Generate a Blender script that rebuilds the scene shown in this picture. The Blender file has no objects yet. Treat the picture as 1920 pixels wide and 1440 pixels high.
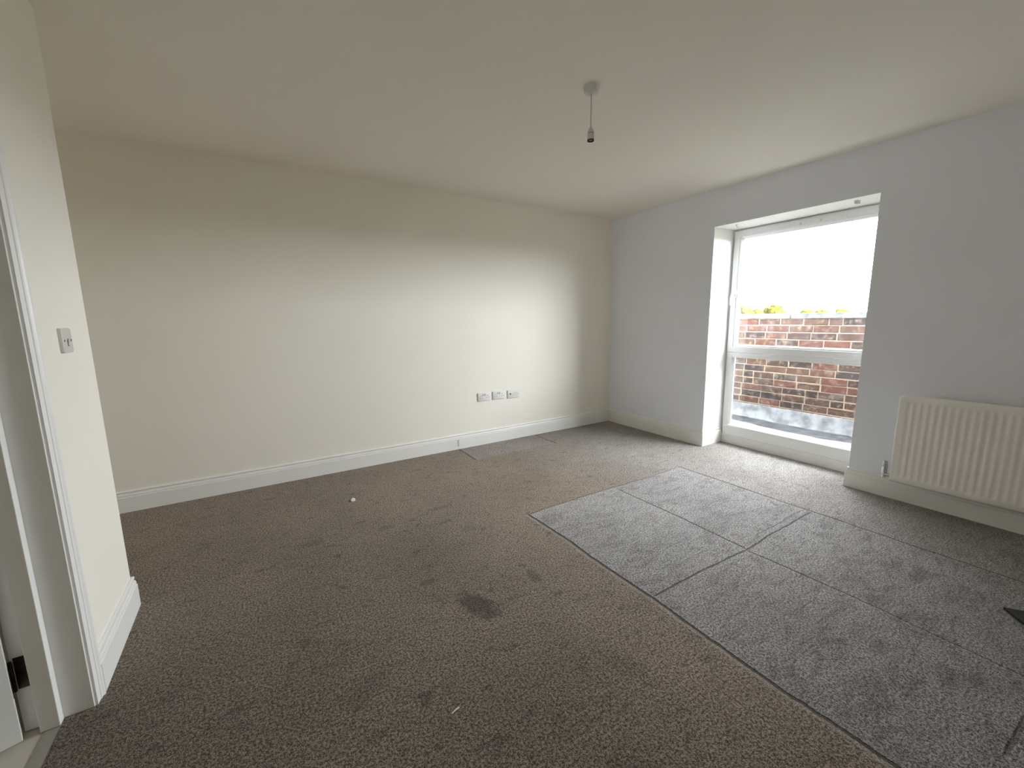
import bpy, bmesh, math, random
from mathutils import Vector, Matrix

S = bpy.context.scene
COL = S.collection
random.seed(7)

# ------------------------------------------------------------------ camera
CAM_POS = Vector((-3.6728, -3.6503, 1.2637))
YAW, PITCH, ROLL, FPX = 0.5547, -0.1550, -0.0131, 773.76
cf = Vector((math.sin(YAW) * math.cos(PITCH), math.cos(YAW) * math.cos(PITCH), math.sin(PITCH)))
cr = Vector((math.cos(YAW), -math.sin(YAW), 0))
cu = cr.cross(cf)
r2 = math.cos(ROLL) * cr + math.sin(ROLL) * cu
u2 = -math.sin(ROLL) * cr + math.cos(ROLL) * cu
cam = bpy.data.cameras.new('camera')
cam.sensor_fit = 'HORIZONTAL'
cam.sensor_width = 36
cam.lens = FPX * 36 / 1920
cam.clip_start = 0.02
cam.clip_end = 500
camo = bpy.data.objects.new('camera', cam)
COL.objects.link(camo)
camo.matrix_world = Matrix((
    (r2.x, u2.x, -cf.x, CAM_POS.x),
    (r2.y, u2.y, -cf.y, CAM_POS.y),
    (r2.z, u2.z, -cf.z, CAM_POS.z),
    (0, 0, 0, 1)))
S.camera = camo

# ------------------------------------------------------------------ view, world
S.view_settings.view_transform = 'Standard'
S.view_settings.look = 'None'
S.view_settings.gamma = 1
S.view_settings.use_curve_mapping = False
S.view_settings.exposure = 0.0
S.cycles.max_bounces = 16
S.cycles.diffuse_bounces = 12
S.cycles.glossy_bounces = 4
S.cycles.transmission_bounces = 8
S.cycles.transparent_max_bounces = 12
S.cycles.sample_clamp_indirect = 8
S.cycles.use_denoising = True

SKY_BASE = 0.45       # the side of the sky away from the sun
SKY_SUNSIDE = 40.0    # bright veiled sky on the window side
W = bpy.data.worlds.new('overcast_sky')
S.world = W
W.use_nodes = True
nt = W.node_tree
nt.nodes.clear()


class NB:
    """small node builder"""
    def __init__(self, tree):
        self.t = tree

    def n(self, typ, **kw):
        nd = self.t.nodes.new(typ)
        for k, v in kw.items():
            setattr(nd, k, v)
        return nd

    def put(self, sock, v):
        if isinstance(v, bpy.types.NodeSocket):
            self.t.links.new(v, sock)
        elif v is not None:
            sock.default_value = v

    def math(self, op, a, b=None, c=None, clamp=False):
        nd = self.n('ShaderNodeMath', operation=op, use_clamp=clamp)
        self.put(nd.inputs[0], a)
        self.put(nd.inputs[1], b)
        self.put(nd.inputs[2], c)
        return nd.outputs[0]

    def smooth(self, v, a, b, lo=0.0, hi=1.0):
        nd = self.n('ShaderNodeMapRange', interpolation_type='SMOOTHSTEP')
        self.put(nd.inputs['Value'], v)
        nd.inputs['From Min'].default_value = a
        nd.inputs['From Max'].default_value = b
        nd.inputs['To Min'].default_value = lo
        nd.inputs['To Max'].default_value = hi
        return nd.outputs[0]

    def mix(self, f, a, b, blend='MIX'):
        nd = self.n('ShaderNodeMix', data_type='RGBA', blend_type=blend)
        self.put(nd.inputs[0], f)
        self.put(nd.inputs[6], a)
        self.put(nd.inputs[7], b)
        return nd.outputs[2]

    def noise(self, vec, scale, detail=2.0, rough=0.5, dist=0.0):
        nd = self.n('ShaderNodeTexNoise')
        self.put(nd.inputs['Vector'], vec)
        nd.inputs['Scale'].default_value = scale
        nd.inputs['Detail'].default_value = detail
        nd.inputs['Roughness'].default_value = rough
        nd.inputs['Distortion'].default_value = dist
        return nd.outputs['Fac']


b = NB(nt)
tc = b.n('ShaderNodeTexCoord')
sep = b.n('ShaderNodeSeparateXYZ')
nt.links.new(tc.outputs['Generated'], sep.inputs[0])
sx, sy, sz = sep.outputs
toward = b.math('ADD', b.math('ADD', b.math('MULTIPLY', sx, 0.46), b.math('MULTIPLY', sy, -0.55)), b.math('MULTIPLY', sz, 0.70))
side = b.math('MULTIPLY', b.smooth(toward, 0.0, 0.75), b.smooth(sx, -0.35, 0.30))
elev = b.smooth(sz, 0.10, 0.80, 1.65, 0.95)
cloud = b.smooth(b.noise(tc.outputs['Generated'], 4.0, 4.0), 0.3, 0.7, 0.88, 1.08)
above = b.smooth(sz, -0.03, 0.0, 0.0, 1.0)
st = b.math('MULTIPLY', b.math('MULTIPLY', side, elev), b.math('MULTIPLY', cloud, SKY_SUNSIDE))
st = b.math('ADD', b.math('MULTIPLY', st, above), SKY_BASE)
bg = b.n('ShaderNodeBackground')
bg.inputs['Color'].default_value = (0.95, 0.985, 1.04, 1)
nt.links.new(st, bg.inputs['Strength'])
wo = b.n('ShaderNodeOutputWorld')
nt.links.new(bg.outputs[0], wo.inputs['Surface'])

# sampling portals in the window opening (gives no light of its own)
pl = bpy.data.lights.new('window_portal', 'AREA')
pl.shape = 'RECTANGLE'
pl.size, pl.size_y = 1.2, 2.0
pl.cycles.is_portal = True
plo = bpy.data.objects.new('window_portal', pl)
COL.objects.link(plo)
plo.location = (0.42, -1.875, 1.08)
plo.rotation_euler = (math.radians(90), 0, math.radians(90))   # -Z looks into the room (-x)

# ------------------------------------------------------------------ materials


def material(name, col=(0.8, 0.8, 0.8), rough=0.5, metal=0.0, spec=0.5, vary=0.0, vscale=3.0, bump=0.0, bscale=80.0, sheen=0.0):
    m = bpy.data.materials.new(name)
    m.use_nodes = True
    t = m.node_tree
    t.nodes.clear()
    nb = NB(t)
    out = nb.n('ShaderNodeOutputMaterial')
    p = nb.n('ShaderNodeBsdfPrincipled')
    p.inputs['Roughness'].default_value = rough
    p.inputs['Metallic'].default_value = metal
    p.inputs['Specular IOR Level'].default_value = spec
    p.inputs['Sheen Weight'].default_value = sheen
    t.links.new(p.outputs[0], out.inputs[0])
    tcn = nb.n('ShaderNodeTexCoord')
    c4 = (*col, 1)
    if vary:
        f = nb.noise(tcn.outputs['Object'], vscale, 3.0)
        lo = tuple(max(0, c * (1 - vary)) for c in col) + (1,)
        hi = tuple(min(1, c * (1 + vary)) for c in col) + (1,)
        t.links.new(nb.mix(nb.smooth(f, 0.3, 0.7), lo, hi), p.inputs['Base Color'])
    else:
        p.inputs['Base Color'].default_value = c4
    if bump:
        bn = nb.n('ShaderNodeBump')
        bn.inputs['Strength'].default_value = bump
        bn.inputs['Distance'].default_value = 0.002
        t.links.new(nb.noise(tcn.outputs['Object'], bscale, 3.0), bn.inputs['Height'])
        t.links.new(bn.outputs[0], p.inputs['Normal'])
    return m


M = {}
M['wall'] = material('warm_white_paint', (0.885, 0.852, 0.775), 0.75, spec=0.25, vary=0.012, vscale=1.5, bump=0.06, bscale=120)
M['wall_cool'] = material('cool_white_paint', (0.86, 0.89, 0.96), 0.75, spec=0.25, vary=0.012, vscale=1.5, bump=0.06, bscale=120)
M['reveal'] = material('reveal_paint', (0.86, 0.855, 0.83), 0.7, spec=0.25, vary=0.01, bump=0.05, bscale=120)
M['ceiling'] = material('ceiling_paint', (0.88, 0.84, 0.77), 0.85, spec=0.2, vary=0.01, vscale=1.2, bump=0.05, bscale=140)
M['gloss'] = material('white_satin_wood_paint', (0.86, 0.858, 0.835), 0.38, spec=0.5, vary=0.012, vscale=6, bump=0.03, bscale=60)
M['upvc'] = material('white_upvc', (0.86, 0.87, 0.875), 0.3, spec=0.5)
M['plastic'] = material('white_plastic', (0.72, 0.715, 0.685), 0.5, spec=0.35)
M['plastic_grey'] = material('greyish_white_plastic', (0.66, 0.64, 0.60), 0.4, spec=0.5)  # white plastic in a slightly greyer tone
M['dark'] = material('dark_slot', (0.03, 0.028, 0.025), 0.6)
M['screw'] = material('steel_screw', (0.45, 0.44, 0.42), 0.35, metal=0.9)
M['chrome'] = material('chrome', (0.62, 0.62, 0.64), 0.16, metal=1.0)
M['radiator'] = material('cream_radiator_enamel', (0.90, 0.875, 0.835), 0.4, spec=0.5)
M['flex'] = material('flex_sheath', (0.66, 0.62, 0.54), 0.5)
M['bronze'] = material('dark_bronze', (0.06, 0.045, 0.03), 0.4, metal=0.7, vary=0.3, vscale=60)
M['door'] = material('white_door_paint', (0.80, 0.81, 0.80), 0.4, spec=0.4, vary=0.01)
M['tile'] = material('pale_hall_flooring', (0.62, 0.58, 0.51), 0.45, vary=0.08, vscale=5)
M['strip'] = material('threshold_grey', (0.36, 0.34, 0.30), 0.45, vary=0.1, vscale=12)
M['coping'] = material('concrete_coping', (0.135, 0.135, 0.125), 0.9, vary=0.45, vscale=14, bump=0.4, bscale=60)
M['lead'] = material('weathered_lead', (0.21, 0.212, 0.215), 0.55, vary=0.38, vscale=11, bump=0.6, bscale=14)
M['roof'] = material('pale_roof_felt', (0.22, 0.22, 0.22), 0.9, vary=0.25, vscale=6, bump=0.5, bscale=40)
M['sill'] = material('pale_stone_sill', (0.20, 0.20, 0.195), 0.8, vary=0.2, vscale=10, bump=0.3, bscale=40)
M['tar'] = material('dark_wet_felt', (0.055, 0.055, 0.06), 0.7, vary=0.5, vscale=10, bump=0.5, bscale=30)
M['mortar'] = material('buff_mortar', (0.27, 0.195, 0.135), 0.95, vary=0.15, vscale=20, bump=0.5, bscale=80)
M['black'] = material('black_fabric', (0.012, 0.012, 0.013), 0.85)
M['paper'] = material('white_paper', (0.80, 0.79, 0.76), 0.8)
M['ground'] = material('distant_ground', (0.12, 0.15, 0.07), 1.0, vary=0.3, vscale=0.1)
M['trunk'] = material('bark', (0.10, 0.075, 0.05), 0.95, vary=0.3, vscale=3)
M['facade'] = material('facade_render', (0.55, 0.53, 0.50), 0.9, vary=0.08, vscale=2)
M['mark'] = material('yellowed_mark', (0.55, 0.54, 0.46), 0.6)
M['scuff'] = material('grey_scuff', (0.52, 0.52, 0.52), 0.7)


def brick_material():
    m = bpy.data.materials.new('multi_stock_brick')
    m.use_nodes = True
    t = m.node_tree
    t.nodes.clear()
    nb = NB(t)
    out = nb.n('ShaderNodeOutputMaterial')
    p = nb.n('ShaderNodeBsdfPrincipled')
    p.inputs['Roughness'].default_value = 0.92
    p.inputs['Specular IOR Level'].default_value = 0.2
    t.links.new(p.outputs[0], out.inputs[0])
    at = nb.n('ShaderNodeVertexColor', layer_name='brick')
    tcn = nb.n('ShaderNodeTexCoord')
    n1 = nb.noise(tcn.outputs['Object'], 14, 4, 0.6)
    n2 = nb.noise(tcn.outputs['Object'], 90, 3, 0.6)
    c = nb.mix(nb.smooth(n1, 0.50, 0.70, 0.0, 0.60), at.outputs['Color'], (0.13, 0.10, 0.09, 1))
    c = nb.mix(nb.math('MULTIPLY', nb.smooth(nb.noise(tcn.outputs['Object'], 22, 3, 0.6), 0.48, 0.75), 0.42), c, (0.30, 0.21, 0.145, 1))
    t.links.new(c, p.inputs['Base Color'])
    bn = nb.n('ShaderNodeBump')
    bn.inputs['Strength'].default_value = 0.5
    bn.inputs['Distance'].default_value = 0.004
    t.links.new(n2, bn.inputs['Height'])
    t.links.new(bn.outputs[0], p.inputs['Normal'])
    return m


M['brick'] = brick_material()


def glass_material(name, film):
    """thin pane: clear with a fresnel reflection, and a little dust film"""
    m = bpy.data.materials.new(name)
    m.use_nodes = True
    t = m.node_tree
    t.nodes.clear()
    nb = NB(t)
    out = nb.n('ShaderNodeOutputMaterial')
    tr = nb.n('ShaderNodeBsdfTransparent')
    tr.inputs[0].default_value = (0.97, 0.98, 0.975, 1)
    gl = nb.n('ShaderNodeBsdfGlossy')
    gl.inputs['Roughness'].default_value = 0.0
    ge = nb.n('ShaderNodeNewGeometry')
    dp = nb.n('ShaderNodeVectorMath', operation='DOT_PRODUCT')
    t.links.new(ge.outputs['Incoming'], dp.inputs[0])
    t.links.new(ge.outputs['Normal'], dp.inputs[1])
    cs = nb.math('SUBTRACT', 1.0, nb.math('ABSOLUTE', dp.outputs['Value']))
    fr = nb.math('ADD', nb.math('MULTIPLY', nb.math('POWER', cs, 5.0), 0.95), 0.045)
    mx = nb.n('ShaderNodeMixShader')
    t.links.new(fr, mx.inputs[0])
    t.links.new(tr.outputs[0], mx.inputs[1])
    t.links.new(gl.outputs[0], mx.inputs[2])
    if film:
        tl = nb.n('ShaderNodeBsdfTranslucent')
        tl.inputs[0].default_value = (0.9, 0.9, 0.92, 1)
        tcn = nb.n('ShaderNodeTexCoord')
        f = nb.smooth(nb.noise(tcn.outputs['Object'], 5, 3), 0.3, 0.7, film * 0.7, film * 1.3)
        m2 = nb.n('ShaderNodeMixShader')
        t.links.new(f, m2.inputs[0])
        t.links.new(mx.outputs[0], m2.inputs[1])
        t.links.new(tl.outputs[0], m2.inputs[2])
        t.links.new(m2.outputs[0], out.inputs[0])
    else:
        t.links.new(mx.outputs[0], out.inputs[0])
    return m


M['glass_film'] = glass_material('dusty_glass', 0.0045)
M['glass'] = glass_material('clear_glass', 0.002)


def leaf_material():
    m = bpy.data.materials.new('yellow_green_foliage')
    m.use_nodes = True
    t = m.node_tree
    t.nodes.clear()
    nb = NB(t)
    out = nb.n('ShaderNodeOutputMaterial')
    tcn = nb.n('ShaderNodeTexCoord')
    n1 = nb.noise(tcn.outputs['Object'], 1.2, 4, 0.6)
    c = nb.mix(nb.smooth(n1, 0.4, 0.62), (0.56, 0.50, 0.06, 1), (0.20, 0.20, 0.04, 1))
    d = nb.n('ShaderNodeBsdfDiffuse')
    tl = nb.n('ShaderNodeBsdfTranslucent')
    t.links.new(c, d.inputs[0])
    t.links.new(c, tl.inputs[0])
    mx = nb.n('ShaderNodeMixShader')
    mx.inputs[0].default_value = 0.5
    t.links.new(d.outputs[0], mx.inputs[1])
    t.links.new(tl.outputs[0], mx.inputs[2])
    t.links.new(mx.outputs[0], out.inputs[0])
    return m


M['leaf'] = leaf_material()


def carpet_material():
    m = bpy.data.materials.new('saxony_carpet')
    m.use_nodes = True
    t = m.node_tree
    t.nodes.clear()
    nb = NB(t)
    out = nb.n('ShaderNodeOutputMaterial')
    p = nb.n('ShaderNodeBsdfPrincipled')
    p.inputs['Roughness'].default_value = 1.0
    p.inputs['Specular IOR Level'].default_value = 0.0
    p.inputs['Sheen Weight'].default_value = 0.12
    p.inputs['Sheen Roughness'].default_value = 0.6
    t.links.new(p.outputs[0], out.inputs[0])
    tcn = nb.n('ShaderNodeTexCoord')
    P = tcn.outputs['Object']
    sp = nb.n('ShaderNodeSeparateXYZ')
    t.links.new(P, sp.inputs[0])
    w1 = nb.math('MULTIPLY', nb.math('SUBTRACT', nb.noise(P, 2.2, 3), 0.5), 0.05)
    w2 = nb.math('MULTIPLY', nb.math('SUBTRACT', nb.noise(P, 25, 2), 0.5), 0.010)
    wob = nb.math('ADD', w1, w2)
    X = nb.math('ADD', sp.outputs[0], wob)
    Y = nb.math('ADD', sp.outputs[1], wob)

    def gate(v, a, b_, s=0.004):
        return nb.math('MULTIPLY', nb.smooth(v, a - s, a + s), nb.smooth(v, b_ - s, b_ + s, 1.0, 0.0))

    def box(x0, x1, y0, y1, s=0.004):
        return nb.math('MULTIPLY', gate(X, x0, x1, s), gate(Y, y0, y1, s))

    def line(axis, c, w, a, b_, k=1.0):
        U, V = (X, Y) if axis == 'x' else (Y, X)
        d = nb.math('ABSOLUTE', nb.math('SUBTRACT', U, c))
        f = nb.smooth(d, w * 0.35, w, 1.0, 0.0)
        return nb.math('MULTIPLY', nb.math('MULTIPLY', f, gate(V, a, b_, 0.03)), k)

    def mx(*a):
        r = a[0]
        for q in a[1:]:
            r = nb.math('MAXIMUM', r, q)
        return r

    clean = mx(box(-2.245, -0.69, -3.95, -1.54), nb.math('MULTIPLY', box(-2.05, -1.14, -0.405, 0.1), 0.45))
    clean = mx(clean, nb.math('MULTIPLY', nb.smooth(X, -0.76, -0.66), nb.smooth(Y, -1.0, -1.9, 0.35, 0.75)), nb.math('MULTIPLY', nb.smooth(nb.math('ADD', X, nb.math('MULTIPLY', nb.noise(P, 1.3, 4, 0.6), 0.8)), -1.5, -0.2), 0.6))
    lines = mx(
        line('x', -2.246, 0.0100, -3.95, -1.53),
        line('x', -1.472, 0.0085, -2.53, -1.58, 0.75),
        line('x', -1.482, 0.0085, -3.95, -2.53, 0.62),
        line('x', -0.688, 0.0085, -3.95, -1.52, 0.8),
        line('y', -1.537, 0.0075, -2.25, -0.69, 0.45),
        line('y', -2.532, 0.0070, -2.24, -0.70, 0.75),
        line('y', -2.488, 0.006, -1.30, -0.72, 0.4),
        line('y', -3.54, 0.010, -1.95, -1.70, 0.7),
        line('x', -2.052, 0.012, -0.40, 0.05, 0.85),
        line('x', -1.138, 0.010, -0.42, 0.05, 0.75),
        line('y', -0.40, 0.008, -2.05, -1.14, 0.30))
    ridge = mx(line('x', -2.262, 0.010, -3.9, -1.54, 0.7), line('x', -2.232, 0.010, -3.9, -1.54, 0.35))

    # pile: tuft speckle at several sizes
    s1 = nb.noise(P, 270, 2, 0.6)
    s2 = nb.noise(P, 115, 2, 0.6)
    pile = nb.math('ADD', nb.math('MULTIPLY', s1, 0.5), nb.math('MULTIPLY', s2, 0.5))
    tuft = nb.smooth(pile, 0.40, 0.61)

    dirty_lo, dirty_hi = (0.082, 0.063, 0.048, 1), (0.438, 0.360, 0.285, 1)
    clean_lo, clean_hi = (0.115, 0.109, 0.107, 1), (0.60, 0.575, 0.563, 1)
    c_d = nb.mix(tuft, dirty_lo, dirty_hi)
    c_c = nb.mix(tuft, clean_lo, clean_hi)
    # broad uneven soiling
    g = nb.smooth(nb.noise(P, 1.6, 4, 0.6), 0.35, 0.65, 0.92, 1.06)
    # light falloff put into the colour: darker around the doorway and viewpoint
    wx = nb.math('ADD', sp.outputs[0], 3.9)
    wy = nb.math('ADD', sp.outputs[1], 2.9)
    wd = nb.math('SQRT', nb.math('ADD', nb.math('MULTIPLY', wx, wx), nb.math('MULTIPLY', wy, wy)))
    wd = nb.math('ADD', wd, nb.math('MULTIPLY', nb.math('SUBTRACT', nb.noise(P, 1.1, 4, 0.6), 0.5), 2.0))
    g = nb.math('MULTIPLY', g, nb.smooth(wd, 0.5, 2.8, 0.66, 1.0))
    col = nb.mix(clean, c_d, c_c)
    # trampled, darker dabs
    warp = nb.n('ShaderNodeMapping')
    t.links.new(P, warp.inputs[0])
    warp.inputs['Scale'].default_value = (1.0, 1.6, 1.0)
    warp.inputs['Rotation'].default_value = (0, 0, 0.5)
    d1 = nb.smooth(nb.noise(warp.outputs[0], 9.5, 5, 0.7, 0.6), 0.55, 0.70, 0.0, 0.50)
    d2 = nb.smooth(nb.noise(warp.outputs[0], 24, 4, 0.65, 1.2), 0.58, 0.70, 0.0, 0.50)

    def blot(x, y, rx, ry, k, rot=0.0):
        ca, sa = math.cos(rot), math.sin(rot)
        dx = nb.math('SUBTRACT', sp.outputs[0], x)
        dy = nb.math('SUBTRACT', sp.outputs[1], y)
        u = nb.math('ADD', nb.math('MULTIPLY', dx, ca / rx), nb.math('MULTIPLY', dy, sa / rx))
        w = nb.math('ADD', nb.math('MULTIPLY', dx, -sa / ry), nb.math('MULTIPLY', dy, ca / ry))
        rr = nb.math('SQRT', nb.math('ADD', nb.math('MULTIPLY', u, u), nb.math('MULTIPLY', w, w)))
        rr = nb.math('ADD', rr, nb.math('MULTIPLY', nb.math('SUBTRACT', nb.noise(P, 28, 4, 0.7), 0.5), 1.7))
        return nb.smooth(rr, 0.55, 1.15, k, 0.0)

    blots = mx(blot(-2.93, -2.14, 0.070, 0.125, 0.62, 0.35), blot(-2.60, -2.10, 0.035, 0.06, 0.40),
               blot(-3.06, -1.86, 0.05, 0.03, 0.32), blot(-3.50, -1.15, 0.07, 0.04, 0.28),
               blot(-2.20, -1.66, 0.035, 0.05, 0.35), blot(-2.95, -3.0, 0.12, 0.06, 0.34, 0.6),
               blot(-3.45, -2.3, 0.10, 0.05, 0.24, 0.4), blot(-2.72, -1.13, 0.09, 0.03, 0.30),
               blot(-3.08, -1.20, 0.06, 0.025, 0.30), blot(-2.62, -2.72, 0.05, 0.10, 0.22, 0.5))
    sw = nb.n('ShaderNodeMapping')
    t.links.new(P, sw.inputs[0])
    sw.inputs['Rotation'].default_value = (0, 0, -0.7)
    sw.inputs['Scale'].default_value = (0.7, 1.5, 1.0)
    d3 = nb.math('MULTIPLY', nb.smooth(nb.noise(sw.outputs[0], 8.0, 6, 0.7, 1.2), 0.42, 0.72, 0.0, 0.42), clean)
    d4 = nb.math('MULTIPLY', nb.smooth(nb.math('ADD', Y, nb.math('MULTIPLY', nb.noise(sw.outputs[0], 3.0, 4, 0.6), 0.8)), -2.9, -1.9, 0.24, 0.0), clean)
    dark = mx(d1, d2, nb.math('ADD', d3, d4), blots, nb.math('MULTIPLY', lines, 0.84))
    col = nb.mix(dark, col, (0.035, 0.028, 0.024, 1))
    col = nb.mix(nb.math('MULTIPLY', ridge, 0.30), col, (0.60, 0.57, 0.55, 1))
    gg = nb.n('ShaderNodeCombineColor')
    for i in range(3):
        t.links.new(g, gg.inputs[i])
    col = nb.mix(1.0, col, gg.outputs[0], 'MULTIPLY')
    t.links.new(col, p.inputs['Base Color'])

    h = nb.math('ADD', nb.math('MULTIPLY', pile, 1.0), nb.math('MULTIPLY', lines, -1.5))
    h = nb.math('ADD', h, nb.math('MULTIPLY', clean, -0.5))
    h = nb.math('ADD', h, nb.math('MULTIPLY', nb.noise(warp.outputs[0], 9, 4, 0.6, 0.6), 1.4))
    bn = nb.n('ShaderNodeBump')
    bn.inputs['Strength'].default_value = 0.75
    bn.inputs['Distance'].default_value = 0.010
    t.links.new(h, bn.inputs['Height'])
    t.links.new(bn.outputs[0], p.inputs['Normal'])
    return m


M['carpet'] = carpet_material()

# ------------------------------------------------------------------ mesh helpers


class MB:
    def __init__(self):
        self.bm = bmesh.new()

    def box(self, x0, x1, y0, y1, z0, z1, mat=None):
        vs = [self.bm.verts.new((x, y, z)) for x in (x0, x1) for y in (y0, y1) for z in (z0, z1)]
        if mat is not None:
            for v in vs:
                v.co = mat @ v.co
        for f in ((0, 1, 3, 2), (4, 6, 7, 5), (0, 4, 5, 1), (2, 3, 7, 6), (0, 2, 6, 4), (1, 5, 7, 3)):
            self.bm.faces.new([vs[i] for i in f])
        return self

    def lathe(self, prof, n=28, mat=None, closed=False):
        """prof: (radius, height) from one end to the other; local axis Z"""
        rings = []
        for r, z in prof:
            if r < 1e-6:
                v = self.bm.verts.new((0, 0, z))
                rings.append([v])
            else:
                rings.append([self.bm.verts.new((r * math.cos(2 * math.pi * i / n), r * math.sin(2 * math.pi * i / n), z)) for i in range(n)])
        if mat is not None:
            for rg in rings:
                for v in rg:
                    v.co = mat @ v.co
        for a, c in zip(rings, rings[1:]):
            for i in range(n):
                j = (i + 1) % n
                if len(a) == 1 and len(c) == 1:
                    continue
                if len(a) == 1:
                    self.bm.faces.new((a[0], c[i], c[j]))
                elif len(c) == 1:
                    self.bm.faces.new((a[i], a[j], c[0]))
                else:
                    self.bm.faces.new((a[i], a[j], c[j], c[i]))
        for rg in (rings[0], rings[-1]):
            if len(rg) > 1 and not closed:
                self.bm.faces.new(rg)
        return self

    def tube(self, pts, r, n=12):
        pts = [Vector(p) for p in pts]
        rings = []
        for i, p in enumerate(pts):
            d = (pts[min(i + 1, len(pts) - 1)] - pts[max(i - 1, 0)]).normalized()
            a = d.orthogonal().normalized() if not rings else (rings_a - d * rings_a.dot(d)).normalized()
            rings_a = a
            c = d.cross(a)
            rings.append([self.bm.verts.new(p + r * (a * math.cos(2 * math.pi * k / n) + c * math.sin(2 * math.pi * k / n))) for k in range(n)])
        for a, c in zip(rings, rings[1:]):
            for k in range(n):
                self.bm.faces.new((a[k], a[(k + 1) % n], c[(k + 1) % n], c[k]))
        self.bm.faces.new(rings[0])
        self.bm.faces.new(rings[-1])
        return self

    def sweep(self, path, prof):
        """path: floor plan polyline, room on its right; prof: closed (distance from wall, z)"""
        path = [Vector(p) for p in path]
        n = len(path)
        secs = []
        for i in range(n):
            nrm = []
            for a, c in ((i - 1, i), (i, i + 1)):
                if a >= 0 and c < n:
                    d = (path[c] - path[a]).normalized()
                    nrm.append(Vector((d.y, -d.x)))
            if len(nrm) == 2:
                mvec = (nrm[0] + nrm[1])
                mvec = mvec / mvec.dot(nrm[0])
            else:
                mvec = nrm[0]
            secs.append([self.bm.verts.new((path[i].x + mvec.x * d, path[i].y + mvec.y * d, z)) for d, z in prof])
        k = len(prof)
        for a, c in zip(secs, secs[1:]):
            for j in range(k):
                self.bm.faces.new((a[j], a[(j + 1) % k], c[(j + 1) % k], c[j]))
        self.bm.faces.new(secs[0])
        self.bm.faces.new(secs[-1])
        return self

    def ring(self, y0, y1, z0, z1, prof):
        """mitred rectangular frame in a plane of constant x; prof: closed (inset, x)"""
        secs = []
        for sy_, sz_ in ((0, 0), (1, 0), (1, 1), (0, 1)):
            sec = []
            for ins, x in prof:
                y = y0 + ins if not sy_ else y1 - ins
                z = z0 + ins if not sz_ else z1 - ins
                sec.append(self.bm.verts.new((x, y, z)))
            secs.append(sec)
        k = len(prof)
        for i in range(4):
            a, c = secs[i], secs[(i + 1) % 4]
            for j in range(k):
                self.bm.faces.new((a[j], a[(j + 1) % k], c[(j + 1) % k], c[j]))
        return self

    def plate(self, w, h, d, r, mat, edge=0.002, seg=5):
        """rounded rectangle plate, local XY, front face at z = d with softened rim"""
        def loop(ins, z):
            rr = max(r - ins, 0.0005)
            vs = []
            for cx_, cy_, a0 in ((w / 2 - r, h / 2 - r, 0), (-w / 2 + r, h / 2 - r, 90), (-w / 2 + r, -h / 2 + r, 180), (w / 2 - r, -h / 2 + r, 270)):
                for s in range(seg + 1):
                    a = math.radians(a0 + 90 * s / seg)
                    vs.append(self.bm.verts.new(mat @ Vector((cx_ + rr * math.cos(a), cy_ + rr * math.sin(a), z))))
            return vs
        loops = [loop(0, 0), loop(0, d - edge), loop(edge * 0.4, d - edge * 0.35), loop(edge, d)]
        for a, c in zip(loops, loops[1:]):
            for i in range(len(a)):
                j = (i + 1) % len(a)
                self.bm.faces.new((a[i], a[j], c[j], c[i]))
        self.bm.faces.new(loops[0])
        self.bm.faces.new(loops[-1])
        return self

    def build(self, name, mat, parent=None, smooth=False, bevel=0.0, label=None):
        bmesh.ops.recalc_face_normals(self.bm, faces=self.bm.faces)
        me = bpy.data.meshes.new(name)
        self.bm.to_mesh(me)
        self.bm.free()
        o = bpy.data.objects.new(name, me)
        COL.objects.link(o)
        me.materials.append(mat)
        if smooth:
            for p_ in me.polygons:
                p_.use_smooth = True
            md = o.modifiers.new('edge', 'EDGE_SPLIT')
            md.split_angle = math.radians(40)
        if bevel:
            md = o.modifiers.new('bevel', 'BEVEL')
            md.width = bevel
            md.segments = 2
            md.limit_method = 'ANGLE'
            md.angle_limit = math.radians(35)
        if parent is not None:
            o.parent = parent
            o.matrix_parent_inverse = Matrix.Translation(-Vector(parent.location)) if parent.rotation_euler.z == 0 else Matrix.Identity(4)
        if label:
            o['label'] = label
        return o


def tag(o, label, cat, kind=None, group=None):
    o['label'] = label
    o['category'] = cat
    if kind:
        o['kind'] = kind
    if group:
        o['group'] = group
    return o


def empty(name, loc, label, cat, kind=None, group=None, rz=0.0):
    o = bpy.data.objects.new(name, None)
    o.empty_display_size = 0.05
    COL.objects.link(o)
    o.location = loc
    o.rotation_euler = (0, 0, rz)
    return tag(o, label, cat, kind, group)


def facing(origin, right, up):
    """matrix whose local XY lies on a wall and local Z points out of it"""
    r_, u_ = Vector(right), Vector(up)
    n_ = r_.cross(u_)
    m = Matrix((r_, u_, n_)).transposed().to_4x4()
    m.translation = Vector(origin)
    return m


# ------------------------------------------------------------------ room shell
H = 2.4
XL, YF = -5.4, -4.6          # far end of the recess on the left, wall behind the camera
XS, YS = -4.24, -1.310       # face and end of the partition with the door
W0, W1, WT = -2.47, -1.28, 2.077   # window opening
TW = 0.40                    # thickness of the outside wall
D0, D1, DT = -2.66, -1.870, 2.03   # structural door opening

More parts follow.
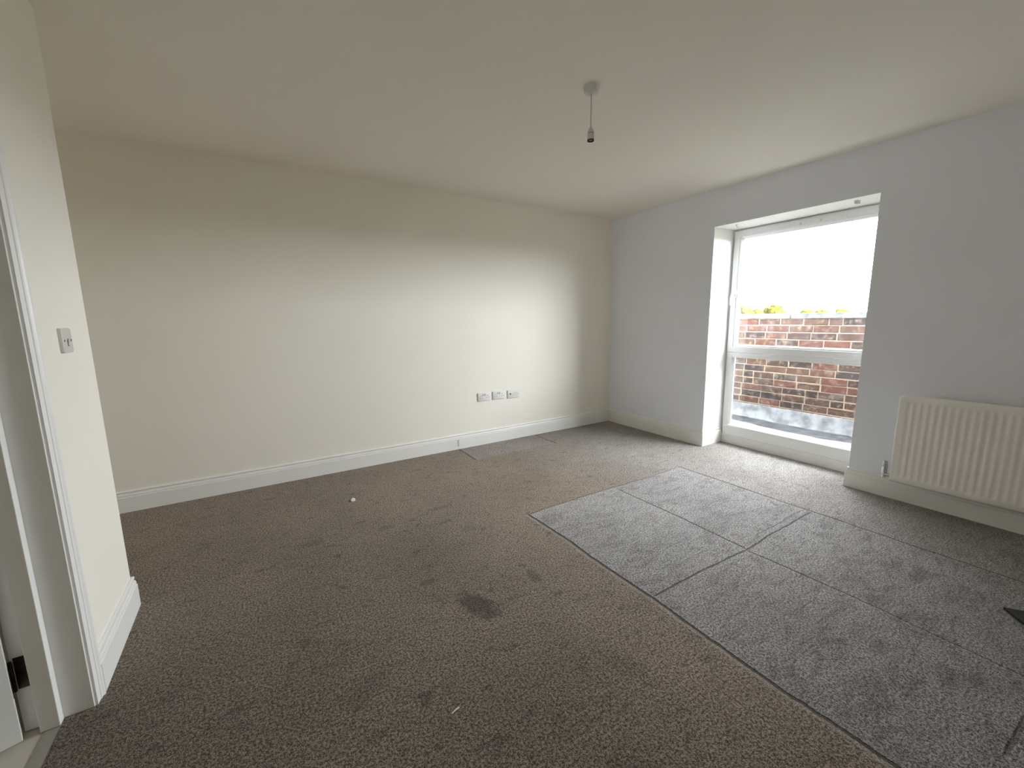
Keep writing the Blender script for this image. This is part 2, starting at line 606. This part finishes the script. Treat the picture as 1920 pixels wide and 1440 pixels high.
o = MB().box(XL - 0.2, XS - 0.070, YS - 0.02, 0.2, -0.2, 0).box(XS - 0.070, 0.345, YF - 0.2, 0.2, -0.2, 0).build('floor', M['carpet'])
tag(o, 'grey brown carpet with dents and dark stains across the whole room', 'floor', 'structure')
o = MB().box(XL - 0.2, TW, YF - 0.2, 0.2, H, H + 0.3).build('ceiling', M['ceiling'])
tag(o, 'plain matt white ceiling over the empty room', 'ceiling', 'structure')
o = MB().box(XL - 0.2, TW, 0, 0.2, -0.2, H).build('wall_back', M['wall'])
tag(o, 'long plain white wall with the three low wall plates', 'wall', 'structure')
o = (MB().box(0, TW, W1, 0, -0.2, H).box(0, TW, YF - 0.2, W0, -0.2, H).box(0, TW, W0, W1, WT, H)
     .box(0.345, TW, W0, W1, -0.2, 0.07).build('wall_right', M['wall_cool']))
tag(o, 'pale grey white wall around the tall window and radiator', 'wall', 'structure')
o = (MB().box(XS - 0.16, XS, D1, YS, 0, H).box(XS - 0.16, XS, YF, D0, 0, H).box(XS - 0.16, XS, D0, D1, DT, H)
     .box(XL - 0.2, XS - 0.16, YS - 0.12, YS, -0.2, H).build('wall_left', M['wall'], bevel=0.003))
tag(o, 'narrow white wall end with the light switch beside the doorway', 'wall', 'structure')
o = MB().box(XL - 0.2, XL, YS, 0, -0.2, H).build('wall_recess', M['wall'])
tag(o, 'white end wall of the recess behind the doorway partition', 'wall', 'structure')
o = MB().box(XS - 0.16, 0, YF - 0.2, YF, -0.2, H).build('wall_front', M['wall'])
tag(o, 'white wall behind the viewpoint', 'wall', 'structure')

# painted window reveal: plaster lining of the opening
o = (MB().box(0.0015, 0.33, W1 - 0.001, W1 + 0.003, 0, WT).box(0.0015, 0.33, W0 - 0.003, W0 + 0.001, 0, WT)
     .box(0.0015, 0.345, W0 + 0.001, W1 - 0.001, WT - 0.001, WT + 0.003).build('trim_reveal', M['reveal']))
tag(o, 'bright white plastered reveal lining the tall window opening', 'window reveal', 'structure')

# skirting boards
SK = [(0, 0), (0.0160, 0), (0.0160, 0.104), (0.0115, 0.1065), (0.0115, 0.1085), (0.0140, 0.1105), (0.0130, 0.119), (0.0100, 0.1265), (0.0085, 0.1275),
      (0.0035, 0.1285), (0.0035, 0.1315), (0.0095, 0.1335), (0.0108, 0.1395), (0.0090, 0.1450), (0.0050, 0.1475), (0, 0.148)]
o = MB().sweep([(XL, 0), (0, 0)], SK).build('baseboard_back', M['gloss'])
tag(o, 'long moulded white skirting along the wall with sockets', 'skirting board', 'structure')
o2 = MB().box(-2.064, -2.046, -0.0163, -0.0155, 0.030, 0.098).build('stain_mark', M['mark'], o, label='yellowish smudge on the skirting')
o = MB().sweep([(0, 0), (0, W1), (0.30, W1)], SK).build('baseboard_right', M['gloss'])
tag(o, 'white skirting from the far corner turning into the window reveal', 'skirting board', 'structure')
o = MB().sweep([(0.30, W0), (0, W0), (0, YF)], SK).build('baseboard_radiator', M['gloss'])
tag(o, 'white skirting running under the radiator', 'skirting board', 'structure')
o = MB().sweep([(XS, -1.824), (XS, YS), (XL, YS), (XL, 0)], SK).build('baseboard_left', M['gloss'])
tag(o, 'short white skirting below the light switch, wrapping the wall end', 'skirting board', 'structure')
o = MB().sweep([(0, YF), (XS, YF), (XS, -2.72)], SK).build('baseboard_front', M['gloss'])
tag(o, 'white skirting behind the viewpoint', 'skirting board', 'structure')
o = MB().box(0.300, 0.345, W0 + 0.016, W1 - 0.016, 0, 0.080).box(0.292, 0.345, W0 + 0.016, W1 - 0.016, 0.080, 0.0885).build('trim_1', M['gloss'], bevel=0.002)
tag(o, 'low white board under the window frame', 'trim', 'structure')

# ------------------------------------------------------------------ doorway
LY = -1.885      # visible face of the far jamb
LY2 = -2.645
o = empty('trim_2', (XS - 0.08, (LY + LY2) / 2, 0), 'white door lining with raised stop in the open doorway', 'door lining', 'structure')
MB().box(XS - 0.160, XS + 0.0005, LY, D1, 0, DT).box(XS - 0.160, XS + 0.0005, D0, LY2, 0, DT).box(XS - 0.160, XS + 0.0005, LY2, LY, DT - 0.02, DT).build('jamb', M['gloss'], o, bevel=0.0015)
MB().box(XS - 0.117, XS - 0.072, LY - 0.031, LY, 0, DT - 0.02).box(XS - 0.117, XS - 0.072, LY2, LY2 + 0.031, 0, DT - 0.02).box(XS - 0.117, XS - 0.072, LY2 + 0.031, LY - 0.031, DT - 0.051, DT - 0.02).build('door_stop', M['gloss'], o, bevel=0.0015)

AR = [(0, 0), (0, 0.0075), (0.002, 0.0085), (0.022, 0.0095), (0.0235, 0.0120), (0.0265, 0.0125), (0.029, 0.0105), (0.034, 0.0125), (0.039, 0.0160), (0.046, 0.0170), (0.051, 0.0155), (0.0535, 0.0120), (0.0535, 0)]
ya, yb, zt = -1.8785, LY2 - 0.0065, DT - 0.014   # inner edges


def architrave():
    mb = MB()
    secs = []
    for (ey, ez, fy, fz) in ((ya, 0, 1, 0), (ya, zt, 1, 1), (yb, zt, -1, 1), (yb, 0, -1, 0)):
        secs.append([mb.bm.verts.new((XS + t_, ey + fy * w_, ez + fz * w_)) for w_, t_ in AR])
    k = len(AR)
    for a, c in zip(secs, secs[1:]):
        for j in range(k):
            mb.bm.faces.new((a[j], a[(j + 1) % k], c[(j + 1) % k], c[j]))
    mb.bm.faces.new(secs[0])
    mb.bm.faces.new(secs[-1])
    return mb.build('trim_3', M['gloss'])


tag(architrave(), 'moulded white architrave framing the doorway', 'architrave', 'structure')

o = MB().box(XL, XS - 0.108, -3.3, YS - 0.12, -0.2, -0.004).build('hall_floor', M['tile'])
tag(o, 'pale hallway flooring seen through the doorway', 'floor', 'structure')
o = MB().box(XS - 0.108, XS - 0.070, D0 + 0.01, D1 - 0.01, -0.2, -0.001).build('trim_4', M['strip'])
tag(o, 'grey threshold strip at the carpet edge in the doorway', 'threshold', 'structure')
o = (MB().box(XL - 0.2, XL, -3.5, YS - 0.12, -0.2, H).box(XL - 0.2, XS - 0.16, -3.5, -3.3, -0.2, H)
     .box(XL, XS - 0.16, -3.3, YS - 0.12, H - 0.02, H).build('wall_hall', M['wall']))
tag(o, 'white hallway walls beyond the open door', 'wall', 'structure')

door = empty('door_1', (XS - 0.155, -1.899, 0), 'plain white door standing open into the hallway', 'door', 'structure', rz=math.radians(200))
MB().box(0.004, 0.756, 0.0, 0.040, 0.012, 1.985).build('door_leaf', M['door'], door, bevel=0.0015)
for z in (0.205, 1.75):
    MB().box(0.0025, 0.0042, 0.004, 0.034, z - 0.05, z + 0.05).lathe([(0.0055, z - 0.05), (0.0055, z + 0.05)], 12).build('hinge', M['bronze'], door, label='dark metal hinge')
hl = MB()
hl.box(XS - 0.152, XS - 0.123, LY - 0.0018, LY + 0.0002, 0.152, 0.258)
hl.build('hinge_leaf', M['bronze'], bpy.data.objects['trim_2'], label='dark metal hinge plate')
hd = MB()
hd.lathe([(0.026, 0.040), (0.026, 0.048), (0.009, 0.050), (0.009, 0.085)], 20, Matrix.Translation((0.70, 0, 1.02)) @ Matrix.Rotation(-math.pi / 2, 4, 'X'))
hd.tube([(0.70, 0.083, 1.02), (0.66, 0.086, 1.02), (0.58, 0.083, 1.018)], 0.009)
hd.build('door_handle', M['chrome'], door, smooth=True)

# ------------------------------------------------------------------ window
win = empty('window_1', (0.33, -1.875, 0.09), 'tall white framed window with opening upper sash and fixed lower pane', 'window', 'structure')
FY0, FY1 = W0 + 0.016, W1 - 0.016       # visible frame edges
XF = 0.300
MB().ring(W0 + 0.001, W1 - 0.001, 0.085, WT - 0.001, [(0, 0.335), (0.06, 0.335), (0.06, 0.385), (0, 0.385)]).build('outer_frame', M['upvc'], win)
fx = MB()
fx.box(XF + 0.004, 0.375, FY0, FY1, 0.0885, 0.180)                       # bottom rail
fx.box(XF + 0.004, 0.375, FY0, FY0 + 0.044, 0.180, 0.868)
fx.box(XF + 0.004, 0.375, FY1 - 0.044, FY1, 0.180, 0.868)
fx.box(XF + 0.004, 0.375, FY0, FY1, 0.868, 0.918)                        # transom
fx.build('fixed_frame', M['upvc'], win, bevel=0.004)
BEAD = [(0, XF + 0.002), (0.006, XF + 0.001), (0.027, XF + 0.020), (0.029, XF + 0.03), (0, XF + 0.03)]
MB().ring(FY0 + 0.044, FY1 - 0.044, 0.180, 0.897, BEAD).build('lower_glazing_bead', M['upvc'], win)
sash = MB().ring(FY0, FY1, 0.922, 2.061, [(0, XF + 0.003), (0.003, XF), (0.052, XF), (0.055, XF + 0.004), (0.066, XF + 0.006), (0.066, 0.365), (0, 0.365)])
sash = sash.build('sash', M['upvc'], win)
MB().ring(FY0 + 0.060, FY1 - 0.060, 0.965, 2.008, BEAD).build('glazing_bead', M['upvc'], sash)
MB().box(XF + 0.028, XF + 0.032, FY0 + 0.085, FY1 - 0.085, 0.99, 1.983).build('upper_pane', M['glass_film'], sash, label='hazy glass pane')
MB().box(XF + 0.028, XF + 0.032, FY0 + 0.068, FY1 - 0.068, 0.204, 0.873).box(XF + 0.048, XF + 0.052, FY0 + 0.068, FY1 - 0.068, 0.204, 0.873).build('lower_pane', M['glass'], win)
# handle on the left stile
hy, hz = FY1 - 0.047, 1.478
hm = facing((XF, hy, hz), (0, -1, 0), (0, 0, 1))
h0 = MB().plate(0.024, 0.072, 0.011, 0.009, hm, 0.003).build('handle', M['plastic'], sash, smooth=True)
MB().tube([hm @ Vector(q) for q in ((0, 0.010, 0.008), (-0.001, 0.010, 0.030), (-0.006, 0.006, 0.042), (-0.014, -0.02, 0.047), (-0.015, -0.06, 0.048), (-0.015, -0.105, 0.046))], 0.0085, 12).build('lever', M['plastic'], h0, smooth=True)
# trickle vent along the head
tv = MB().box(XF - 0.010, XF + 0.002, -2.18, -1.62, 2.006, 2.040).box(XF - 0.012, XF - 0.009, -2.17, -1.63, 2.010, 2.014).build('trickle_vent', M['upvc'], win, bevel=0.003)
for yv in (-1.863, -2.010):
    MB().plate(0.012, 0.022, 0.008, 0.003, facing((XF - 0.010, yv, 2.022), (0, -1, 0), (0, 0, 1)), 0.002).build('vent_slider', M['plastic'], tv)

# blind brackets under the head of the opening
bk = empty('blind_bracket', (0.09, -1.432, WT), 'small white hook screwed under the window head at its left', 'bracket', group='blind fixings in the window head')
MB().plate(0.026, 0.020, 0.003, 0.003, facing((0.09, -1.432, WT - 0.001), (0, 1, 0), (1, 0, 0)), 0.001).build('base_plate', M['plastic'], bk)
MB().tube([(0.09, -1.432, WT - 0.003), (0.09, -1.432, WT - 0.016), (0.09, -1.440, WT - 0.022), (0.09, -1.452, WT - 0.020)], 0.003, 8).build('hook', M['plastic_grey'], bk, smooth=True)
bk = empty('blind_bracket', (0.10, -2.308, WT), 'small square grey bracket under the window head at its right', 'bracket', group='blind fixings in the window head')
MB().box(0.085, 0.115, -2.323, -2.293, WT - 0.004, WT - 0.001).build('base_plate', M['plastic_grey'], bk)
for xk in (0.085, 0.112):
    MB().box(xk, xk + 0.003, -2.321, -2.295, WT - 0.022, WT - 0.004).build('clip', M['plastic_grey'], bk)

# ------------------------------------------------------------------ wall plates on the long wall


def pin(mb, m, x, y, w, h, z):
    mb.box(x - w / 2, x + w / 2, y - h / 2, y + h / 2, z - 0.001, z + 0.0006, m)


def double_socket(cx_, cz_, label):
    e = empty('double_socket', (cx_, 0, cz_), label, 'socket', group='wall plates low on the long wall')
    m = facing((cx_, 0, cz_), (1, 0, 0), (0, 0, 1))
    m = Matrix.Translation((0, 0, 0)) @ m
    MB().plate(0.146, 0.086, 0.0105, 0.006, m, 0.003).build('faceplate', M['plastic'], e, smooth=True)
    for sx_ in (-0.036, 0.036):
        s = MB()
        pin(s, m, sx_, 0.012, 0.0045, 0.009, 0.0105)
        pin(s, m, sx_ - 0.011, -0.010, 0.0075, 0.0045, 0.0105)
        pin(s, m, sx_ + 0.011, -0.010, 0.0075, 0.0045, 0.0105)
        s.build('pin_holes', M['dark'], e, label='three dark pin holes')
    for sx_ in (-0.011, 0.011):
        mm = m @ Matrix.Translation((sx_, 0.020, 0.0104)) @ Matrix.Rotation(math.radians(7), 4, 'X')
        MB().plate(0.0145, 0.024, 0.004, 0.002, mm, 0.001).build('rocker_switch', M['plastic_grey'], e)
    for sx_ in (-0.060, 0.060):
        MB().lathe([(0.0035, 0.010), (0.0035, 0.0112), (0.0, 0.0114)], 12, m @ Matrix.Translation((sx_, 0, 0))).build('screw', M['screw'], e)
    return e


double_socket(-1.748, 0.494, 'white double socket at the left end of the row of three wall plates')
double_socket(-1.578, 0.494, 'white double socket in the middle of the row of three wall plates')
e = empty('aerial_outlet', (-1.400, 0, 0.487), 'white wall plate with one round dark outlet, right of the double sockets', 'wall plate', group='wall plates low on the long wall')
m = facing((-1.400, 0, 0.487), (1, 0, 0), (0, 0, 1))
MB().plate(0.146, 0.086, 0.0105, 0.006, m, 0.003).build('faceplate', M['plastic'], e, smooth=True)
MB().lathe([(0.0085, 0.0103), (0.0085, 0.0118), (0.0060, 0.0122), (0.0060, 0.0108), (0, 0.0108)], 20, m @ Matrix.Translation((-0.040, 0.004, 0))).build('coaxial_outlet', M['bronze'], e, label='dark round outlet')
MB().plate(0.060, 0.044, 0.0012, 0.003, m @ Matrix.Translation((0.022, 0, 0.0104)), 0.0004).build('blank_insert', M['plastic'], e)
for sx_ in (-0.060, 0.060):
    MB().lathe([(0.0035, 0.010), (0.0035, 0.0112), (0.0, 0.0114)], 12, m @ Matrix.Translation((sx_, 0, 0))).build('screw', M['screw'], e)

# ------------------------------------------------------------------ light switch by the door
e = empty('light_switch', (XS, -1.590, 1.211), 'square white light switch on the narrow wall beside the doorway', 'light switch')
m = facing((XS, -1.590, 1.211), (0, 1, 0), (0, 0, 1))
MB().plate(0.086, 0.086, 0.0115, 0.007, m, 0.004).build('faceplate', M['plastic_grey'], e, smooth=True)
MB().plate(0.011, 0.024, 0.0045, 0.0015, m @ Matrix.Translation((0, -0.004, 0.0108)) @ Matrix.Rotation(math.radians(8), 4, 'X'), 0.001).build('rocker', M['plastic_grey'], e)
sl = MB()  # shadow of the rocker gap, laid on as thin dark strips
pin(sl, m, 0.0, -0.018, 0.013, 0.0022, 0.0115)
pin(sl, m, -0.0066, -0.008, 0.0018, 0.020, 0.0115)
sl.build('rocker_gap_shadow', M['dark'], e, label='dark strips for the shadow in the gap beside the rocker')
pm = MB()
pin(pm, m, 0.002, 0.021, 0.014, 0.002, 0.0112)
pm.build('rating_mark', M['scuff'], e, label='faint grey printed mark')
for sx_ in (-0.0302, 0.0302):
    MB().lathe([(0.0036, 0.0108), (0.0036, 0.0122), (0.0, 0.0123)], 12, m @ Matrix.Translation((sx_, 0, 0))).build('screw', M['bronze'], e, label='dark screw head')

# ------------------------------------------------------------------ radiator
RY0, RY1, RZ0, RZ1, RX = -3.74, -2.727, 0.148, 0.745, -0.100
rad = empty('radiator', (-0.06, (RY0 + RY1) / 2, RZ0), 'cream ribbed panel radiator hung on the wall right of the window', 'radiator')


def rib_panel():
    bm = bmesh.new()
    pitch, nper = 0.0345, 8
    ys = []
    y = RY1
    step = pitch / nper
    n = int((RY1 - RY0) / step)
    for i in range(n + 1):
        ys.append(RY1 - i * (RY1 - RY0) / n)
    zs = [RZ0, RZ0 + 0.012, RZ0 + 0.036, RZ0 + 0.046, RZ0 + 0.054, RZ1 - 0.060, RZ1 - 0.050, RZ1 - 0.040, RZ1 - 0.012, RZ1]
    amp = [0, 0, 0, 0.35, 1, 1, 0.35, 0, 0, 0]
    back = [0.006, 0, 0, 0, 0, 0, 0, 0, 0, 0.006]
    grid = []
    for z, a, bk_ in zip(zs, amp, back):
        row = []
        for i, yy in enumerate(ys):
            ph = ((RY1 - yy - 0.036) / pitch) % 1.0
            inside = 0.036 < (RY1 - yy) < (RY1 - RY0 - 0.036)
            wv = 0.5 - 0.5 * math.cos(2 * math.pi * ph)
            wv = min(1.0, max(0.0, (wv - 0.15) / 0.6))
            dx = 0.0042 * wv * a if inside else 0
            edge = 0.006 if i in (0, n) else 0
            zz = z
            d_end = min(RY1 - yy, yy - RY0)
            if d_end < 0.020 and z > RZ1 - 0.02:      # clipped upper corners
                zz = z - 0.014 * (1 - d_end / 0.020)
            row.append(bm.verts.new((RX + dx + max(bk_, edge), yy, zz)))
        grid.append(row)
    for a, c in zip(grid, grid[1:]):
        for i in range(n):
            bm.faces.new((a[i], a[i + 1], c[i + 1], c[i]))
    mb = MB()
    mb.bm.free()
    mb.bm = bm
    # thickness
    bmesh.ops.recalc_face_normals(bm, faces=bm.faces)
    o_ = mb.build('front_panel', M['radiator'], rad, smooth=True)
    md = o_.modifiers.new('thick', 'SOLIDIFY')
    md.thickness = 0.010
    md.offset = -1 if sum(p.normal.x for p in o_.data.polygons) < 0 else 1
    return o_


rib_panel()
MB().box(-0.090, -0.078, RY0 + 0.010, RY1 - 0.010, RZ0 + 0.012, RZ1 - 0.014).build('water_panel', M['radiator'], rad)
cv = MB()
k = RY0 + 0.06
while k < RY1 - 0.05:
    cv.box(-0.078, -0.046, k, k + 0.0012, RZ0 + 0.06, RZ1 - 0.06)
    k += 0.0125
cv.box(-0.047, -0.0455, RY0 + 0.05, RY1 - 0.05, RZ0 + 0.06, RZ1 - 0.06)
cv.build('convector_fins', M['radiator'], rad)
for yy in (RY1 - 0.16, RY0 + 0.16):
    MB().box(-0.078, -0.0006, yy - 0.015, yy + 0.015, RZ0 + 0.03, RZ0 + 0.055).box(-0.078, -0.0006, yy - 0.015, yy + 0.015, RZ1 - 0.09, RZ1 - 0.065).box(-0.004, -0.0006, yy - 0.02, yy + 0.02, RZ0 + 0.03, RZ1 - 0.065).build('wall_bracket', M['radiator'], rad)
vv = MB().lathe([(0.0105, 0.158), (0.0135, 0.160), (0.0135, 0.172), (0.010, 0.174), (0.010, 0.184), (0.0150, 0.187), (0.0150, 0.190)], 22, Matrix.Translation((-0.068, -2.690, 0)))
vv.tube([(-0.068, -2.690, 0.179), (-0.070, -2.715, 0.179), (-0.074, -2.745, 0.179)], 0.009)
vv.tube([(-0.068, -2.690, 0.166), (-0.056, -2.690, 0.164), (-0.0005, -2.690, 0.164)], 0.0075)
vv = vv.build('lockshield_valve', M['chrome'], rad, smooth=True, label='chrome radiator valve')
MB().lathe([(0.0150, 0.190), (0.0162, 0.196), (0.0165, 0.240), (0.0150, 0.246), (0.0155, 0.251), (0.0145, 0.266), (0.010, 0.272), (0, 0.273)], 22, Matrix.Translation((-0.068, -2.690, 0))).build('valve_cap', M['chrome'], vv, smooth=True)

# ------------------------------------------------------------------ ceiling pendant
PX, PY = -2.135, -1.954
e = empty('pendant_light', (PX, PY, H), 'bare white ceiling pendant lampholder on a short flex, no bulb', 'pendant light')
T0 = Matrix.Translation((PX, PY, 0))
MB().lathe([(0.041, H), (0.041, H - 0.004), (0.0395, H - 0.010), (0.035, H - 0.026), (0.031, H - 0.030), (0.012, H - 0.032), (0.008, H - 0.036), (0.005, H - 0.040), (0, H - 0.040)], 40, T0).build('ceiling_rose', M['plastic'], e, smooth=True)
MB().tube([(PX, PY, H - 0.038), (PX + 0.001, PY, H - 0.10), (PX, PY + 0.001, H - 0.15), (PX, PY, 2.212)], 0.0033, 10).build('flex', M['flex'], e, smooth=True)
lh = MB().lathe([(0.0045, 2.216), (0.0065, 2.212), (0.0125, 2.203), (0.0158, 2.192), (0.0165, 2.187)], 28, T0).build('lampholder_cap', M['plastic'], e, smooth=True)
MB().lathe([(0.0148, 2.187), (0.0148, 2.1835)], 28, T0).build('groove', M['dark'], lh)
MB().lathe([(0.0166, 2.1838), (0.0168, 2.180), (0.0168, 2.174), (0.0160, 2.173), (0.0160, 2.172), (0.0168, 2.171), (0.0166, 2.160), (0.0166, 2.1565)], 28, T0).build('skirt_ring', M['plastic'], e, smooth=True)
MB().lathe([(0.0168, 2.1567), (0.0170, 2.1500), (0.0135, 2.1497), (0.0125, 2.165), (0, 2.165)], 28, T0).build('bulb_socket', M['dark'], e, label='black open bulb socket')

# ------------------------------------------------------------------ things on the carpet


def flake(name, pts, z0, thick, mat, label, cat):
    mb = MB()
    a = [mb.bm.verts.new((x, y, z0 + z)) for x, y, z in pts]
    c = [mb.bm.verts.new((x, y, z0 + z + thick)) for x, y, z in pts]
    mb.bm.faces.new(a)
    mb.bm.faces.new(c)
    for i in range(len(a)):
        j = (i + 1) % len(a)
        mb.bm.faces.new((a[i], a[j], c[j], c[i]))
    return tag(mb.build(name, mat), label, cat)


flake('fabric_flap', [(-1.035, -3.395, 0.0), (-1.00, -3.46, 0.004), (-0.99, -3.56, 0.012), (-1.02, -3.68, 0.02), (-1.17, -3.66, 0.02), (-1.185, -3.56, 0.012), (-1.125, -3.47, 0.004)],
      0.001, 0.010, M['black'], 'pointed tip of a flat black item on the carpet at the right edge', 'fabric')
flake('paper_scrap', [(-3.192, -0.700, 0), (-3.168, -0.704, 0.002), (-3.164, -0.678, 0.010), (-3.180, -0.668, 0.014), (-3.195, -0.684, 0.006)],
      0.002, 0.002, M['paper'], 'tiny white scrap lying on the carpet towards the long wall', 'scrap')
o = MB().tube([(-3.2405, -2.556, 0.003), (-3.226, -2.5525, 0.005), (-3.2115, -2.5487, 0.003)], 0.0022, 8).build('white_splinter', M['paper'], smooth=True)
tag(o, 'thin white sliver lying on the carpet in the foreground', 'debris')

# ------------------------------------------------------------------ outside: flat roof gutter and brick parapet
BX, BY0, BY1 = 1.20, -6.5, 3.5
RZ = 0.085
par = empty('brick_parapet', (BX + 0.1, -1.5, RZ), 'red and brown brick parapet wall with concrete coping outside the window', 'wall')


def bricks():
    bm = bmesh.new()
    lay = bm.loops.layers.color.new('brick')
    pal = [(0.30, 0.185, 0.135), (0.31, 0.195, 0.14), (0.28, 0.175, 0.13), (0.29, 0.20, 0.145), (0.25, 0.17, 0.13), (0.20, 0.145, 0.12),
           (0.175, 0.13, 0.115), (0.235, 0.165, 0.135), (0.32, 0.185, 0.14), (0.16, 0.125, 0.115)]
    rnd = random.Random(11)
    pz, py, jt = 0.0748, 0.2255, 0.0095
    z = 0.265 - 3 * pz
    row = 0
    while z + 0.02 < 1.235:
        y = BY0 + (0.5 * py if row % 2 else 0) + rnd.uniform(-0.03, 0.03)
        while y < BY1:
            w = py if rnd.random() > 0.05 else py * 0.52
            y0 = y + jt / 2 + rnd.uniform(-0.002, 0.002)
            y1 = y + w - jt / 2 + rnd.uniform(-0.002, 0.002)
            z0 = z + jt / 2 + rnd.uniform(-0.003, 0.003)
            z1 = min(z + pz - jt / 2 + rnd.uniform(-0.002, 0.002), 1.237)
            x0 = BX + rnd.uniform(-0.003, 0.003)
            c = rnd.choice(pal)
            e_ = 0.006
            ring0 = [(x0 + e_, y0, z0), (x0 + e_, y1, z0), (x0 + e_, y1, z1), (x0 + e_, y0, z1)]
            q = [rnd.uniform(-0.004, 0.004) for _ in range(8)]
            ring1 = [(x0, y0 + e_ + q[0], z0 + e_ + q[1]), (x0, y1 - e_ + q[2], z0 + e_ + q[3]), (x0, y1 - e_ + q[4], z1 - e_ + q[5]), (x0, y0 + e_ + q[6], z1 - e_ + q[7])]
            bk_ = [(BX + 0.03, a[1], a[2]) for a in ring0]
            v0 = [bm.verts.new(p_) for p_ in bk_]
            v1 = [bm.verts.new(p_) for p_ in ring0]
            v2 = [bm.verts.new(p_) for p_ in ring1]
            fs = [bm.faces.new(v2)]
            for a, b_ in ((v0, v1), (v1, v2)):
                for i in range(4):
                    fs.append(bm.faces.new((a[i], a[(i + 1) % 4], b_[(i + 1) % 4], b_[i])))
            for f in fs:
                for lp in f.loops:
                    lp[lay] = (*c, 1)
            y += w
        z += pz
        row += 1
    mb = MB()
    mb.bm.free()
    mb.bm = bm
    return mb.build('brickwork', M['brick'], par)


bricks()
MB().box(BX + 0.006, BX + 0.215, BY0, BY1, -0.2, 1.235).build('mortar_core', M['mortar'], par)
yc = -1.443
ycs = [yc + 0.9 * i for i in range(-4, 6)]
for a, c in zip(ycs, ycs[1:]):
    MB().box(BX - 0.022, BX + 0.245, a + 0.004, c - 0.004, 1.236, 1.290).build('coping_stone', M['coping'], par, bevel=0.006)


def flashing():
    mb = MB()
    n = 90
    secs = []
    rnd = random.Random(3)
    for i in range(n + 1):
        y = BY0 + (BY1 - BY0) * i / n
        j = rnd.uniform(-0.006, 0.006)
        prof = [(BX - 0.003, 0.252), (BX - 0.010, 0.248), (BX - 0.014 + j * 0.4, 0.18), (BX - 0.026 + j, RZ + 0.03 + j), (BX - 0.035 + j, RZ + 0.006 + j), (BX + 0.004, RZ), (BX + 0.004, 0.252)]
        secs.append([mb.bm.verts.new((x, y, z)) for x, z in prof])
    k_ = len(secs[0])
    for a, c in zip(secs, secs[1:]):
        for q in range(k_):
            mb.bm.faces.new((a[q], a[(q + 1) % k_], c[(q + 1) % k_], c[q]))
    return mb.build('lead_flashing', M['lead'], par, label='pale grey lead flashing at the foot of the wall')


flashing()
o = MB().box(TW, BX + 0.01, BY0, BY1, -0.2, RZ).build('roof_gutter', M['roof'])
tag(o, 'flat grey roof strip between window and parapet', 'roof', 'structure')


def tar_strip():
    mb = MB()
    rnd = random.Random(5)
    n = 70
    a, c = [], []
    for i in range(n + 1):
        y = BY0 + (BY1 - BY0) * i / n
        a.append(mb.bm.verts.new((BX - 0.006, y, RZ + 0.004)))
        c.append(mb.bm.verts.new((0.91 + 0.03 * math.sin(i * 0.7) + rnd.uniform(-0.02, 0.02), y, RZ + 0.001)))
    for i in range(n):
        mb.bm.faces.new((a[i], a[i + 1], c[i + 1], c[i]))
    return mb.build('roof_edge', M['tar'])


tag(tar_strip(), 'dark wet band of roof felt along the foot of the parapet', 'roof', 'structure')
o = MB().box(0.36, 0.52, W0 - 0.02, W1 + 0.02, 0.085, 0.130).box(0.50, 0.52, W0 - 0.02, W1 + 0.02, 0.06, 0.13).build('trim_sill', M['sill'], bevel=0.003)
tag(o, 'pale grey outer sill under the window', 'window sill', 'structure')
o = MB().box(-30, 400, -300, 300, -8.2, -8.0).build('ground', M['ground'])
tag(o, 'distant ground below the building', 'ground', 'structure')
o = MB().box(XL - 0.4, 1.45, BY0 - 0.2, 3.6, -8.0, -0.2).build('building_base', M['facade'])
tag(o, 'lower storeys of the building under the room', 'building', 'structure')


def tree(x, y, top, r, label, seed):
    rnd = random.Random(seed)
    e_ = empty('tree', (x, y, -8.0), label, 'tree', group='trees beyond the parapet')
    MB().lathe([(0.32, -8.0), (0.24, -5), (0.16, top - r)], 10, Matrix.Translation((x, y, 0))).build('trunk', M['trunk'], e_, smooth=True)
    bm = bmesh.new()
    blobs = [(0, 0, 0, r * 0.8)]
    for i in range(34):
        a = rnd.uniform(0, 2 * math.pi)
        ph = rnd.uniform(-0.6, 1.0)
        rr = r * 0.72
        blobs.append((rr * math.cos(a) * math.sqrt(max(0, 1 - ph * ph)), rr * math.sin(a) * math.sqrt(max(0, 1 - ph * ph)), rr * ph, r * rnd.uniform(0.16, 0.34)))
    for bx_, by_, bz_, br in blobs:
        res = bmesh.ops.create_icosphere(bm, subdivisions=2, radius=br)
        for v in res['verts']:
            v.co *= rnd.uniform(0.82, 1.18)
            v.co += Vector((x + bx_, y + by_, top - r + bz_))
    mb = MB()
    mb.bm.free()
    mb.bm = bm
    mb.build('crown', M['leaf'], e_)


tree(58, 30.8, 2.83, 1.55, 'yellow green tree top above the coping nearest the window frame', 1)
tree(64, 31.7, 2.45, 1.6, 'lower yellow green tree between the two taller ones', 2)
tree(60, 27.5, 2.98, 1.55, 'rounded tall yellow green tree right of the dip in the treeline', 3)
tree(62, 24.2, 2.18, 1.25, 'low green tree top left of the middle above the coping', 4)
tree(66, 23.9, 2.20, 1.25, 'low green tree top near the middle above the coping', 5)
tree(60, 19.4, 2.16, 1.0, 'small green tree top nearest the right side of the window', 6)
